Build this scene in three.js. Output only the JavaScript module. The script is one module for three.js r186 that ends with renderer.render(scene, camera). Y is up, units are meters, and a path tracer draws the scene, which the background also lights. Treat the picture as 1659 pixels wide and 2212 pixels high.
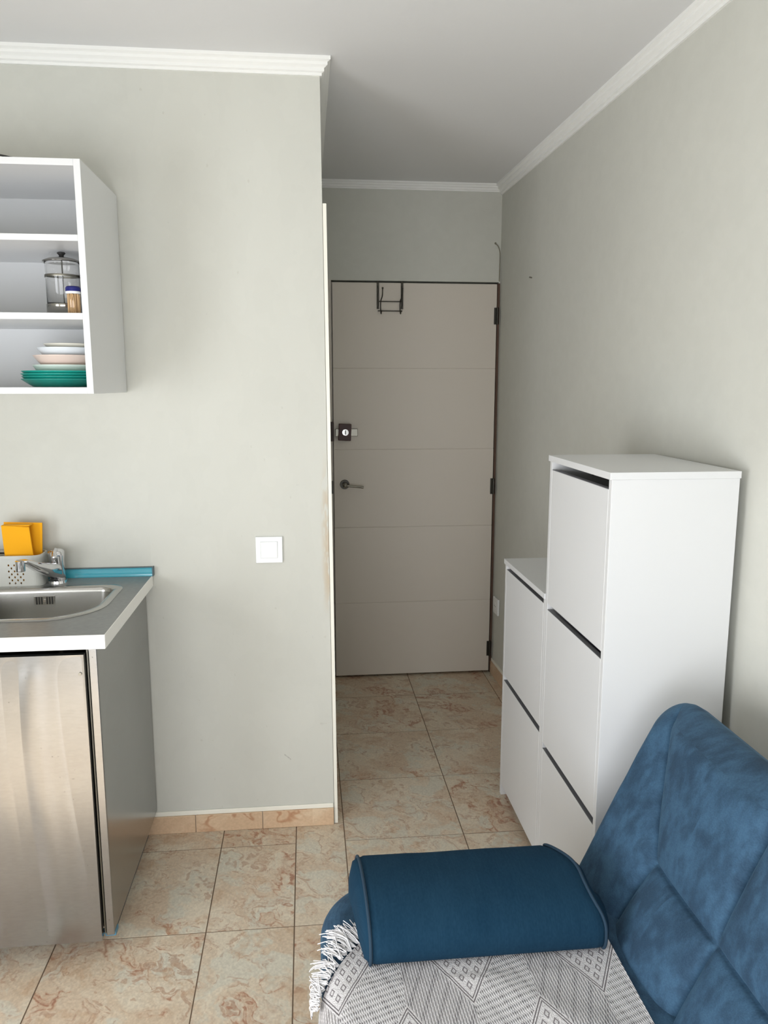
import * as THREE from 'three';
import { RectAreaLightUniformsLib } from 'three/addons/lights/RectAreaLightUniformsLib.js';
import { RoundedBoxGeometry } from 'three/addons/geometries/RoundedBoxGeometry.js';
import { mergeGeometries, mergeVertices, toCreasedNormals } from 'three/addons/utils/BufferGeometryUtils.js';

// ------------------------------------------------------------------ camera, sky, window light, exposure
const scene = new THREE.Scene();
const renderer = new THREE.WebGLRenderer({ antialias: true });
renderer.toneMapping = THREE.LinearToneMapping;
renderer.toneMappingExposure = 1.1;
renderer.shadowMap.enabled = true;

const FPX = 1660;
const camera = new THREE.PerspectiveCamera(2 * Math.atan(1106 / FPX) * 180 / Math.PI, 1659 / 2212, 0.02, 60);
camera.position.set(0, 1.5, 0);
camera.rotation.order = 'YXZ';
camera.rotation.y = -THREE.MathUtils.degToRad(5.753);
camera.rotation.x = -THREE.MathUtils.degToRad(9.373);
scene.add(camera);

scene.background = new THREE.Color().setRGB(1.6, 1.68, 1.8);

RectAreaLightUniformsLib.init();
// daylight of the two windows behind the camera (same sizes as the glazed openings)
const WIN_LEFT = { z0: -0.9, z1: 0.4, y0: 0.35, y1: 1.65 };
const WIN_NEAR = { x0: -1.25, x1: 0.35, y0: 0.05, y1: 1.45 };
function daylight(name, w, h, pos, target, intensity) {
  const l = new THREE.RectAreaLight(new THREE.Color().setRGB(0.965, 0.985, 1.03), intensity, w, h);
  l.name = name; l.position.set(...pos); l.lookAt(...target); scene.add(l);
}
daylight('window_daylight', 1.3, 1.3, [-1.72, 1.0, -0.25], [1, 1.0, -0.25], 6.6);
daylight('balcony_daylight', 1.6, 1.4, [-0.45, 0.75, 0.82], [-0.45, 0.75, -3], 4.5);
// low sun through the side window: it falls on the floor beside the camera
const sun = new THREE.DirectionalLight(new THREE.Color().setRGB(1.0, 0.975, 0.93), 10);
sun.name = 'sun'; sun.position.set(-6.2, 7.9, 1.6); sun.target.position.set(0, 0, 0); sun.castShadow = true;
sun.shadow.mapSize.set(2048, 2048); Object.assign(sun.shadow.camera, { left: -4, right: 4, top: 4, bottom: -4, near: 1, far: 20 });
scene.add(sun, sun.target);

// ------------------------------------------------------------------ helpers
let seed = 7;
const rnd = () => { seed = (seed * 1664525 + 1013904223) >>> 0; return seed / 4294967296; };
const taken = new Map();
function numbered(n) { const k = taken.get(n) ?? 0; taken.set(n, k + 1); return k ? n + '_' + String(k).padStart(3, '0') : n; }
function shadow(o) { o.traverse((m) => { if (m.isMesh) { m.castShadow = true; m.receiveShadow = true; } }); return o; }
function part(name, geo, mat, parent, label) {
  const m = new THREE.Mesh(geo, mat); m.name = name; m.castShadow = m.receiveShadow = true; parent.add(m);
  if (label) m.userData.label = label;
  return m;
}
function thing(name, label, category, pos = [0, 0, 0], group) {
  const g = new THREE.Group(); g.name = numbered(name); g.position.set(...pos);
  g.userData = { label, category }; if (group) g.userData.group = group;
  scene.add(g); return g;
}
function single(name, geo, mat, label, category, group) {
  const m = part(numbered(name), geo, mat, scene); m.userData = { label, category }; if (group) m.userData.group = group; return m;
}
function struct(name, geo, mat, label, category) {
  const m = geo ? new THREE.Mesh(geo, mat) : new THREE.Group();
  m.name = name; m.castShadow = m.receiveShadow = true; m.userData = { kind: 'structure', label, category }; scene.add(m); return m;
}
// box from corner to corner, uv in metres
function box(x0, x1, y0, y1, z0, z1, r = 0) {
  const w = Math.abs(x1 - x0), h = Math.abs(y1 - y0), d = Math.abs(z1 - z0);
  const g = r > 0 ? new RoundedBoxGeometry(w, h, d, 2, Math.min(r, w / 2.01, h / 2.01, d / 2.01)) : new THREE.BoxGeometry(w, h, d);
  g.translate((x0 + x1) / 2, (y0 + y1) / 2, (z0 + z1) / 2);
  return metreUV(g);
}
function metreUV(g) {
  const p = g.attributes.position, n = g.attributes.normal, uv = new Float32Array(p.count * 2);
  for (let i = 0; i < p.count; i++) {
    const ax = Math.abs(n.getX(i)), ay = Math.abs(n.getY(i)), az = Math.abs(n.getZ(i));
    if (ax >= ay && ax >= az) { uv[2 * i] = p.getZ(i); uv[2 * i + 1] = p.getY(i); }
    else if (ay >= az) { uv[2 * i] = p.getX(i); uv[2 * i + 1] = p.getZ(i); }
    else { uv[2 * i] = p.getX(i); uv[2 * i + 1] = p.getY(i); }
  }
  g.setAttribute('uv', new THREE.BufferAttribute(uv, 2)); return g;
}
function cyl(r0, r1, y0, y1, x = 0, z = 0, seg = 32) { const g = new THREE.CylinderGeometry(r1, r0, y1 - y0, seg); g.translate(x, (y0 + y1) / 2, z); return g; }
function rod(a, b, r, seg = 10) {
  const A = new THREE.Vector3(...a), B = new THREE.Vector3(...b), d = B.clone().sub(A);
  const g = new THREE.CylinderGeometry(r, r, d.length(), seg);
  g.applyQuaternion(new THREE.Quaternion().setFromUnitVectors(new THREE.Vector3(0, 1, 0), d.clone().normalize()));
  g.translate(...A.add(B).multiplyScalar(0.5).toArray()); return g;
}
function tube(pts, r, n = 40, seg = 8, closed = false) {
  return new THREE.TubeGeometry(new THREE.CatmullRomCurve3(pts.map((p) => new THREE.Vector3(...p)), closed), n, r, seg, closed);
}
function lathe(pts, x, y, z, seg = 48) { const g = new THREE.LatheGeometry(pts.map((p) => new THREE.Vector2(...p)), seg); g.translate(x, y, z); return g; }
const clean = (g) => { const o = g.index ? g.toNonIndexed() : g.clone(); for (const k of Object.keys(o.attributes)) if (!['position', 'normal', 'uv'].includes(k)) o.deleteAttribute(k); return o; };
const join = (...gs) => mergeGeometries(gs.map(clean));
// prism over a polygon in plan (x,z), optional lean: x shifts by lean metres per metre of height
function prism(poly, y0, y1, lean = 0) {
  const s = new THREE.Shape(poly.map(([x, z]) => new THREE.Vector2(x, -z)));
  const g = new THREE.ExtrudeGeometry(s, { depth: y1 - y0, bevelEnabled: false });
  g.rotateX(-Math.PI / 2); g.translate(0, y0, 0);
  if (lean) { const p = g.attributes.position; for (let i = 0; i < p.count; i++) p.setX(i, p.getX(i) + lean * p.getY(i)); g.computeVertexNormals(); }
  return metreUV(g);
}

// ------------------------------------------------------------------ noise and textures
const PERM = new Uint8Array(512); { const a = [...Array(256).keys()]; for (let i = 255; i > 0; i--) { const j = Math.floor(rnd() * (i + 1)); [a[i], a[j]] = [a[j], a[i]]; } for (let i = 0; i < 512; i++) PERM[i] = a[i & 255]; }
function vnoise(x, y, per = 0) {
  let X = Math.floor(x), Y = Math.floor(y); const fx = x - X, fy = y - Y;
  const w = (a) => per ? ((a % per) + per) % per : a;
  const h = (a, b) => PERM[(PERM[w(a) & 255] + w(b)) & 255] / 255;
  const u = fx * fx * (3 - 2 * fx), v = fy * fy * (3 - 2 * fy);
  const a = h(X, Y), b = h(X + 1, Y), c = h(X, Y + 1), d = h(X + 1, Y + 1);
  return a + (b - a) * u + (c - a) * v + (a - b - c + d) * u * v;
}
function fbm(x, y, oct = 4, per = 0) { let s = 0, a = 0.5, t = 0; for (let i = 0; i < oct; i++) { s += a * vnoise(x, y, per); t += a; x = x * 2 + (per ? 0 : 13.7); y = y * 2 + (per ? 0 : 5.3); per *= 2; a *= 0.5; } return s / t; }
function tex(w, h, fn, srgb = true, wrap = true) {
  const d = new Uint8Array(w * h * 4);
  for (let y = 0; y < h; y++) for (let x = 0; x < w; x++) { const c = fn(x / w, y / h), i = (y * w + x) * 4; d[i] = Math.max(0, Math.min(255, c[0])); d[i + 1] = Math.max(0, Math.min(255, c[1])); d[i + 2] = Math.max(0, Math.min(255, c[2])); d[i + 3] = 255; }
  const t = new THREE.DataTexture(d, w, h); t.magFilter = THREE.LinearFilter; t.minFilter = THREE.LinearMipmapLinearFilter; t.generateMipmaps = true;
  if (srgb) t.colorSpace = THREE.SRGBColorSpace; if (wrap) t.wrapS = t.wrapT = THREE.RepeatWrapping; t.needsUpdate = true; return t;
}
const mix = (a, b, t) => a + (b - a) * t;
const mix3 = (a, b, t) => [mix(a[0], b[0], t), mix(a[1], b[1], t), mix(a[2], b[2], t)];
const sstep = (a, b, x) => { const t = Math.max(0, Math.min(1, (x - a) / (b - a))); return t * t * (3 - 2 * t); };

// rosy marble-print ceramic
function marble(ox, oy, W = 512, H = 512) {
  return tex(W, H, (u, v) => {
    const a0 = u * 4, b0 = v * 4 * (H / W), x = a0 * 0.9 + b0 * 0.35 + ox, y = (b0 * 0.9 - a0 * 0.35) * 1.45 + oy;
    const wx = fbm(x * 1.1 + 9, y * 1.1, 4) - 0.5, wy = fbm(x * 1.1, y * 1.1 + 31, 4) - 0.5;
    const X = x + wx * 2.2, Y = y + wy * 2.2;
    let c = mix3([212, 199, 177], [203, 183, 158], sstep(0.36, 0.64, fbm(X * 1.0, Y * 1.0, 5)));
    c = mix3(c, [204, 199, 182], 0.8 * sstep(0.53, 0.68, fbm(X * 1.2 + 40, Y * 1.2, 4)));
    const brk = 0.35 + 0.65 * sstep(0.36, 0.6, fbm(u * 40 + oy, v * 40 + ox, 4));
    const m0 = fbm(x * 0.8 + 77, y * 0.8, 3), m1 = sstep(0.46, 0.64, m0);
    const r1 = Math.abs(fbm(X * 0.7 + 3, Y * 0.9 + 17, 6) - 0.5);
    c = mix3(c, [182, 142, 114], 0.62 * brk * m1 * (1 - sstep(0.0, 0.075, r1)));
    c = mix3(c, [156, 107, 82], 0.8 * brk * m1 * (1 - sstep(0.0, 0.026, r1)));
    const r2 = Math.abs(fbm(X * 1.7 + 60, Y * 1.7, 5) - 0.5), m2 = sstep(0.45, 0.62, fbm(x * 1.2, y * 1.2 + 55, 3));
    c = mix3(c, [172, 136, 112], 0.6 * brk * m2 * (1 - sstep(0.0, 0.045, r2)));
    const sp = sstep(0.58, 0.7, fbm(X * 5 + 11, Y * 5, 4)) * sstep(0.42, 0.6, fbm(X * 1.3 + 5, Y * 1.3 + 70, 3)); c = mix3(c, [168, 134, 110], 0.55 * sp);
    const blot = sstep(0.62, 0.73, fbm(x * 1.5 + 21, y * 1.5 + 8, 4)); c = mix3(c, [180, 144, 112], 0.4 * brk * blot);
    const g = (fbm(u * 90 + ox, v * 90, 2) - 0.5) * 26; return [c[0] + g, c[1] + g, c[2] + g * 0.9];
  }, true, false);
}
const tileMats = [[0, 0], [11, 5], [23, 17], [37, 29], [51, 3], [65, 41]].map(([a, b]) => new THREE.MeshPhysicalMaterial({ map: marble(a, b), roughness: 0.42, clearcoat: 0.15, clearcoatRoughness: 0.35 }));
const skirtMat = new THREE.MeshStandardMaterial({ map: tex(256, 64, (u, v) => {
  const x = u * 5, y = v * 1.4, w = fbm(x * 1.2, y * 1.2 + 4, 4) - 0.5;
  let c = mix3([218, 194, 164], [208, 178, 146], sstep(0.4, 0.62, fbm(x + w * 2, y + w * 2, 4)));
  const r = Math.abs(fbm(x * 1.1 + w + 9, y * 0.7, 4) - 0.5); c = mix3(c, [172, 122, 88], 0.7 * (1 - sstep(0, 0.035, r)) * sstep(0.4, 0.6, fbm(x * 0.8, y + 9, 2)));
  const g = (fbm(u * 120, v * 30, 2) - 0.5) * 18; return [c[0] + g, c[1] + g, c[2] + g];
}), roughness: 0.45 });
skirtMat.map.repeat.set(1.6, 7);

const paintBump = tex(512, 512, (u, v) => { const n = 128 + (fbm(u * 24, v * 24, 4, 24) - 0.5) * 150; return [n, n, n]; }, false); paintBump.repeat.set(1.6, 1.6);
const wallMap = tex(512, 512, (u, v) => { const n = (fbm(u * 6, v * 6, 4, 6) - 0.5) * 5 + (fbm(u * 48, v * 48, 2, 48) - 0.5) * 3; return [204 + n, 204 + n, 195 + n]; }); wallMap.repeat.set(0.7, 0.7);
const M = {};
M.wall = new THREE.MeshStandardMaterial({ map: wallMap, bumpMap: paintBump, bumpScale: 0.0006, roughness: 0.75 });
M.ceiling = new THREE.MeshStandardMaterial({ color: 0xdededd, bumpMap: paintBump, bumpScale: 0.0008, roughness: 0.9 });
M.cornice = new THREE.MeshStandardMaterial({ color: 0xf0f0ec, roughness: 0.6 });
M.white = new THREE.MeshStandardMaterial({ color: 0xdedfdf, roughness: 0.3 });
M.edge = new THREE.MeshStandardMaterial({ color: 0xf7f6f0, roughness: 0.35 });
M.doorPaint = new THREE.MeshStandardMaterial({ color: 0xd4ccc0, roughness: 0.5 });
M.casing = new THREE.MeshStandardMaterial({ color: 0xf2efe2, roughness: 0.45 });
M.brownEdge = new THREE.MeshStandardMaterial({ color: 0x5b4436, roughness: 0.7 });
M.dark = new THREE.MeshStandardMaterial({ color: 0x2b2a28, roughness: 0.6 });
M.grip = new THREE.MeshStandardMaterial({ color: 0x6f7073, roughness: 0.5 });
M.grout = new THREE.MeshStandardMaterial({ color: 0x6f5c4a, roughness: 0.95 });
M.chrome = new THREE.MeshStandardMaterial({ color: 0xd8d8da, metalness: 1, roughness: 0.08 });
M.pressMetal = new THREE.MeshStandardMaterial({ color: 0xb0aea9, metalness: 1, roughness: 0.14 });
M.nickel = new THREE.MeshStandardMaterial({ color: 0x8d8a80, metalness: 1, roughness: 0.35 });
M.darkMetal = new THREE.MeshStandardMaterial({ color: 0x4a4843, metalness: 1, roughness: 0.4 });
const brushed = tex(512, 512, (u, v) => { const n = 128 + (fbm(u * 8, v * 128, 3, 8) - 0.5) * 120; return [n, n, n]; }, false); brushed.repeat.set(2, 2);
const steelWear = tex(512, 512, (u, v) => {
  let n = 152 + (fbm(u * 5, v * 4, 4, 5) - 0.5) * 10 + (vnoise(u * 60, v * 256) - 0.5) * 5;
  if (vnoise(u * 90 + 3, v * 90) > 0.985) n -= 30;
  return [n, n, n - 1];
}); steelWear.repeat.set(1.4, 1.4);
M.steel = new THREE.MeshPhysicalMaterial({ map: steelWear, metalness: 1, roughness: 0.24 });
M.sink = new THREE.MeshPhysicalMaterial({ color: 0xb9b8b4, metalness: 1, roughness: 0.24, bumpMap: brushed, bumpScale: 0.00004 });
M.laminate = new THREE.MeshStandardMaterial({ map: tex(256, 256, (u, v) => { const n = 124 + (vnoise(u * 128, v * 128, 128) - 0.5) * 10 + (fbm(u * 8, v * 8, 3, 8) - 0.5) * 8; return [n, n + 2, n]; }), roughness: 0.32 });
M.teal = new THREE.MeshPhysicalMaterial({ color: 0x2f9fb4, roughness: 0.15, clearcoat: 1, clearcoatRoughness: 0.08 });
M.blueFoot = new THREE.MeshStandardMaterial({ color: 0x4f7f97, roughness: 0.5 });
M.plastic = new THREE.MeshStandardMaterial({ color: 0xf1f3f2, roughness: 0.25 });
M.caddy = new THREE.MeshStandardMaterial({ color: 0xc9cac3, roughness: 0.4 });
M.yellow = new THREE.MeshStandardMaterial({ color: 0xf3ab04, roughness: 0.85 });
M.glass = new THREE.MeshPhysicalMaterial({ color: 0xffffff, transmission: 1, thickness: 0, roughness: 0.02, ior: 1.45 });
M.thickGlass = new THREE.MeshPhysicalMaterial({ color: 0xffffff, transmission: 1, thickness: 0.002, roughness: 0.02, ior: 1.47 });
M.pane = new THREE.MeshPhysicalMaterial({ color: 0xffffff, transmission: 1, thickness: 0, roughness: 0.0, ior: 1.3 });

// ------------------------------------------------------------------ the room
const CEIL = 2.447, FARZ = -3.812, MIDZ = -2.46, NEARZ = 0.85, LEFTX = -1.75;
const rw = (z) => 0.955 + 0.0355 * (z - FARZ);        // right wall runs slightly askew
const cw = (y) => 0.0745 - 0.0075 * y;                // corner beside the doorway leans a little

// floor: every tile a piece, joints recessed
const floor = struct('floor', null, null, 'glossy beige ceramic floor tiles with rust-red marble veins', 'floor');
part('grout_bed', box(LEFTX, 1.2, -0.06, -0.0009, FARZ - 0.05, NEARZ), M.grout, floor, 'brown grout between the tiles');
{
  const xs = [-1.75, -1.5, -1.1, -0.7, -0.3, -0.056, 0.1065, 0.508, 0.91, 1.2];
  const zs = [FARZ - 0.03]; for (let z = -3.542; z < NEARZ; z += 0.3965) zs.push(z); zs.push(NEARZ);
  const J = 0.0017, cache = new Map();
  const tile = (x0, x1, z0, z1) => {
    const w = x1 - x0 - 2 * J, d = z1 - z0 - 2 * J; if (w < 0.01 || d < 0.01) return;
    const key = Math.round(w * 1e4) + '_' + Math.round(d * 1e4); let g = cache.get(key);
    if (!g) {
      g = new THREE.BoxGeometry(w, 0.01, d); const p = g.attributes.position, uv = g.attributes.uv;
      for (let i = 0; i < p.count; i++) uv.setXY(i, (p.getX(i) + w / 2) / 0.402 * 0.99 + 0.005, (p.getZ(i) + d / 2) / 0.51 * 0.99 + 0.005);
      cache.set(key, g);
    }
    const m = part('tile', g, tileMats[Math.floor(rnd() * tileMats.length)], floor);
    m.position.set((x0 + x1) / 2, -0.005 + (rnd() - 0.5) * 0.0006, (z0 + z1) / 2);
    if (Math.abs(w - 0.4) < 0.02 && Math.abs(d - 0.394) < 0.02 && rnd() > 0.5) m.rotation.y = Math.PI;
  };
  for (let i = 0; i < xs.length - 1; i++) for (let k = 0; k < zs.length - 1; k++) {
    const zc = (zs[k] + zs[k + 1]) / 2, xc = (xs[i] + xs[i + 1]) / 2;
    if (xs[i + 1] < 0.05 && zs[k + 1] < MIDZ) continue;
    if (xs[i] === -0.056) { if (Math.abs(zs[k] + 2.3525) < 0.01) { tile(xs[i], xs[i + 1], -2.4605, zs[k + 1]); continue; } if (Math.abs(zs[k] + 2.749) < 0.01) { tile(xs[i], xs[i + 1], zs[k], -2.4605); continue; } }
    tile(xs[i], xs[i + 1], zs[k], zs[k + 1]);
  }
}
struct('ceiling', box(LEFTX - 0.15, 1.35, CEIL, CEIL + 0.15, FARZ - 0.15, NEARZ + 0.15), M.ceiling, 'matt white plaster ceiling', 'ceiling');

// walls with thickness
struct('wall_right', prism([[rw(FARZ - 0.15), FARZ - 0.15], [rw(NEARZ + 0.15), NEARZ + 0.15], [1.35, NEARZ + 0.15], [1.35, FARZ - 0.15]], -0.05, CEIL + 0.1), M.wall, 'pale greige painted wall behind the shoe cabinets and sofa', 'wall');
{ // far wall with the entrance opening
  const g = join(box(-0.1, 0.118, -0.05, CEIL, FARZ - 0.15, FARZ), box(0.118, 1.1, 1.996, CEIL, FARZ - 0.15, FARZ), box(0.9475, 1.1, -0.05, 1.996, FARZ - 0.15, FARZ), box(0.118, 0.9475, -0.05, 1.996, FARZ - 0.15, FARZ - 0.06));
  struct('wall_far', g, M.wall, 'pale greige painted wall around and above the entrance door', 'wall');
}
// kitchen wall: front slab, leaning corner, faint scuffs at the corner
const scuff = tex(512, 1024, (u, v) => {
  const n = (fbm(u * 9, v * 18, 4) - 0.5) * 5; let c = [204 + n, 204 + n, 195 + n];
  const e = (1 - u) * 0.8, y = v * 2.447;                              // metres from the corner, height
  const m = sstep(0.03, 0.005, e) * sstep(0.72, 0.88, y) * sstep(1.32, 1.05, y) * sstep(0.35, 0.62, fbm(u * 70, v * 60, 4));
  c = mix3(c, [190, 168, 138], 0.6 * m);
  const sx = 0.056 - e, tt = Math.max(0, Math.min(1, (sx + 0.108) / 0.02)), sd = Math.hypot(sx - (-0.108 + 0.02 * tt), y - (0.262 - 0.018 * tt));
  if (sd < 0.0016) c = [168, 167, 160];
  if (vnoise(u * 40 + 8, v * 120) > 0.985) c = mix3(c, [190, 188, 178], 0.5);
  return c;
}, true, false);
{
  const g = prism([[LEFTX - 0.15, MIDZ], [0.0745, MIDZ], [0.0745, MIDZ - 0.1], [LEFTX - 0.15, MIDZ - 0.1]], -0.05, CEIL + 0.1);
  const p = g.attributes.position, uv = g.attributes.uv;
  for (let i = 0; i < p.count; i++) { if (p.getX(i) > 0) p.setX(i, cw(p.getY(i))); }
  g.computeVertexNormals(); metreUV(g);
  const uv2 = g.attributes.uv; for (let i = 0; i < p.count; i++) uv2.setXY(i, Math.max(0.0, 1 - (cw(p.getY(i)) - p.getX(i)) / 0.8), p.getY(i) / 2.447);
  // split the slab so that the scuffed strip by the corner carries its own map
  const strip = prism([[-0.5, MIDZ], [0.0745, MIDZ], [0.0745, MIDZ - 0.1], [-0.5, MIDZ - 0.1]], -0.05, CEIL + 0.1);
  const q = strip.attributes.position, w = strip.attributes.uv;
  for (let i = 0; i < q.count; i++) { if (q.getX(i) > 0) q.setX(i, cw(q.getY(i))); w.setXY(i, 1 - (cw(q.getY(i)) - q.getX(i)) / 0.8, q.getY(i) / 2.447); }
  strip.computeVertexNormals();
  const body = box(LEFTX - 0.15, -0.5, -0.05, CEIL + 0.1, MIDZ - 0.1, MIDZ);
  const wm = struct('wall_middle', null, null, 'pale greige painted kitchen wall with light switch', 'wall');
  part('plaster', body, M.wall, wm);
  part('plaster_corner', strip, new THREE.MeshStandardMaterial({ map: scuff, bumpMap: paintBump, bumpScale: 0.0004, roughness: 0.75 }), wm, 'painted plaster with brownish scuffs at the corner');
}
{ // corridor wall to the left of the entrance, with a door opening in it
  const wall = (z0, z1, y0, y1) => { const g = prism([[-0.05, z0], [0.0745, z0], [0.0745, z1], [-0.05, z1]], y0, y1), p = g.attributes.position; for (let i = 0; i < p.count; i++) if (p.getX(i) > 0) p.setX(i, cw(p.getY(i))); g.computeVertexNormals(); return metreUV(g); };
  struct('wall_corridor', join(wall(-2.56, -2.53, -0.05, 2.0), wall(-2.56, FARZ - 0.1, 2.0, CEIL + 0.1), wall(-3.3, FARZ - 0.1, -0.05, 2.0)), M.wall, 'narrow painted side wall of the entrance corridor', 'wall');
  const d2 = struct('door_2', null, null, 'white side door with cream casing in the corridor wall', 'door');
  part('leaf', box(-0.02, 0.02, 0.008, 1.99, -3.295, -2.535, 0.002), M.doorPaint, d2);
  const post = (z0, z1) => { const g = box(0, 1, 0.0, 2.045, z0, z1), p = g.attributes.position; for (let i = 0; i < p.count; i++) p.setX(i, p.getX(i) > 0.5 ? cw(p.getY(i)) + 0.0125 : cw(p.getY(i)) + 0.001); return g; };
  part('casing_post', post(-2.545, -2.4625), M.casing, d2, 'cream painted casing post');
  part('casing_post', post(-3.36, -3.285), M.casing, d2);
  const head = box(0.06, 0.0725, 1.985, 2.045, -3.285, -2.545); part('casing_head', head, M.casing, d2);
  part('handle', join(cyl(0.022, 0.022, 0, 0.01, 0, 0, 20).rotateZ(-Math.PI / 2).translate(0.02, 1.0, -3.22), rod([0.03, 1.0, -3.22], [0.06, 1.0, -3.22], 0.008), rod([0.06, 1.0, -3.22], [0.06, 1.0, -3.1], 0.008)), M.nickel, d2);
}
struct('wall_left', join(box(LEFTX - 0.15, LEFTX, -0.05, CEIL, MIDZ, WIN_LEFT.z0), box(LEFTX - 0.15, LEFTX, -0.05, CEIL, WIN_LEFT.z1, NEARZ + 0.15), box(LEFTX - 0.15, LEFTX, -0.05, WIN_LEFT.y0, WIN_LEFT.z0, WIN_LEFT.z1), box(LEFTX - 0.15, LEFTX, WIN_LEFT.y1, CEIL, WIN_LEFT.z0, WIN_LEFT.z1)), M.wall, 'pale painted wall with a window', 'wall');
struct('wall_near', join(box(LEFTX, WIN_NEAR.x0, -0.05, CEIL, NEARZ, NEARZ + 0.15), box(WIN_NEAR.x1, 1.3, -0.05, CEIL, NEARZ, NEARZ + 0.15), box(WIN_NEAR.x0, WIN_NEAR.x1, -0.05, WIN_NEAR.y0, NEARZ, NEARZ + 0.15), box(WIN_NEAR.x0, WIN_NEAR.x1, WIN_NEAR.y1, CEIL, NEARZ, NEARZ + 0.15)), M.wall, 'pale painted wall with the balcony window', 'wall');
{
  const w1 = struct('window_1', null, null, 'white framed window in the side wall', 'window'), { z0, z1, y0, y1 } = WIN_LEFT, x = LEFTX - 0.09;
  part('window_frame', join(box(x - 0.03, x + 0.03, y0, y0 + 0.06, z0, z1), box(x - 0.03, x + 0.03, y1 - 0.06, y1, z0, z1), box(x - 0.03, x + 0.03, y0, y1, z0, z0 + 0.06), box(x - 0.03, x + 0.03, y0, y1, z1 - 0.06, z1), box(x - 0.03, x + 0.03, y0, y1, -0.29, -0.21)), M.plastic, w1);
  part('pane', box(x - 0.002, x + 0.002, y0 + 0.06, y1 - 0.06, z0 + 0.06, -0.29), M.pane, w1); part('pane', box(x - 0.002, x + 0.002, y0 + 0.06, y1 - 0.06, -0.21, z1 - 0.06), M.pane, w1);
  const w2 = struct('window_2', null, null, 'white framed balcony window behind the camera', 'window'), { x0, x1 } = WIN_NEAR, Y0 = WIN_NEAR.y0, Y1 = WIN_NEAR.y1, z = NEARZ + 0.09, xm = (x0 + x1) / 2;
  part('window_frame', join(box(x0, x1, Y0, Y0 + 0.07, z - 0.03, z + 0.03), box(x0, x1, Y1 - 0.06, Y1, z - 0.03, z + 0.03), box(x0, x0 + 0.06, Y0, Y1, z - 0.03, z + 0.03), box(x1 - 0.06, x1, Y0, Y1, z - 0.03, z + 0.03), box(xm - 0.045, xm + 0.045, Y0, Y1, z - 0.03, z + 0.03)), M.plastic, w2);
  part('pane', box(x0 + 0.06, xm - 0.045, Y0 + 0.07, Y1 - 0.06, z - 0.002, z + 0.002), M.pane, w2); part('pane', box(xm + 0.045, x1 - 0.06, Y0 + 0.07, Y1 - 0.06, z - 0.002, z + 0.002), M.pane, w2);
}
// cornices: stepped profile (out from wall, down from ceiling) swept along a straight run in plan
function cornice(name, a, b, inward, w, h, label, ma = 0, mb = 0) {
  const prof = [[0, 0], [w, 0], [w, -h * 0.2], [w * 0.72, -h * 0.3], [w * 0.72, -h * 0.46], [w * 0.42, -h * 0.6], [w * 0.42, -h * 0.78], [w * 0.2, -h * 0.84], [w * 0.2, -h], [0, -h]];
  const pos = [], A = new THREE.Vector3(a[0], CEIL, a[1]), B = new THREE.Vector3(b[0], CEIL, b[1]), dir = B.clone().sub(A).normalize(), n = new THREE.Vector3(inward[0], 0, inward[1]);
  const P = (e, [o, d]) => (e ? B : A).clone().addScaledVector(n, o).addScaledVector(dir, (e ? mb : ma) * o).setY(CEIL + d);
  for (let i = 0; i < prof.length; i++) { const j = (i + 1) % prof.length, p = P(0, prof[i]), q = P(1, prof[i]), r = P(1, prof[j]), s = P(0, prof[j]); pos.push(...p, ...q, ...r, ...p, ...r, ...s); }
  for (const e of [0, 1]) for (let i = 1; i < prof.length - 1; i++) { const t = [P(e, prof[0]), P(e, prof[i]), P(e, prof[i + 1])]; for (const v of t) pos.push(...v); }
  const g = new THREE.BufferGeometry(); g.setAttribute('position', new THREE.Float32BufferAttribute(pos, 3)); g.setAttribute('uv', new THREE.Float32BufferAttribute(new Float32Array(pos.length / 3 * 2), 2)); g.computeVertexNormals();
  struct(name, g, M.cornice, label, 'cornice');
}
const cx = cw(CEIL);
cornice('trim_1', [LEFTX, MIDZ], [cx, MIDZ], [0, 1], 0.032, 0.046, 'white stepped cornice above the kitchen wall', 0, 1);
cornice('trim_2', [cx, FARZ], [cx, MIDZ], [1, 0], 0.032, 0.046, 'white stepped cornice along the corridor side wall', 0, 1);
cornice('trim_3', [cx, FARZ], [rw(FARZ), FARZ], [0, 1], 0.026, 0.034, 'white stepped cornice above the entrance door', 0, 0);
cornice('trim_4', [rw(FARZ), FARZ], [rw(NEARZ), NEARZ], [-1, 0.0355], 0.036, 0.046, 'white stepped cornice along the long right wall', 0, 0);
// ceramic skirting, tile by tile
{
  const b1 = struct('baseboard_middle', null, null, 'peach marbled ceramic skirting tiles under the kitchen wall', 'skirting');
  const xs = [-1.1, -0.72, -0.395, -0.17, 0.074];
  for (let i = 0; i < xs.length - 1; i++) part('skirting_tile', box(xs[i] + 0.0008, xs[i + 1] - 0.0008, 0, 0.062, MIDZ, MIDZ + 0.009, 0.002), skirtMat, b1);
  part('mortar_bead', box(-1.1, 0.072, 0.062, 0.078, MIDZ, MIDZ + 0.005, 0.002), M.casing, b1, 'cream filler bead above the skirting');
  const b2 = struct('baseboard_right', null, null, 'peach marbled ceramic skirting tiles on the right wall beside the door', 'skirting');
  for (const [a, b] of [[-3.8, -3.5], [-3.5, -3.17], [-3.17, -2.84], [-2.84, -2.63]]) part('skirting_tile', prism([[rw(a) - 0.009, a + 0.001], [rw(b) - 0.009, b - 0.001], [rw(b) + 0.002, b - 0.001], [rw(a) + 0.002, a + 0.001]], 0, 0.066), skirtMat, b2);
  part('mortar_bead', prism([[rw(-3.8) - 0.005, -3.8], [rw(-2.63) - 0.005, -2.63], [rw(-2.63) + 0.002, -2.63], [rw(-3.8) + 0.002, -3.8]], 0.066, 0.08), M.casing, b2);
}

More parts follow.
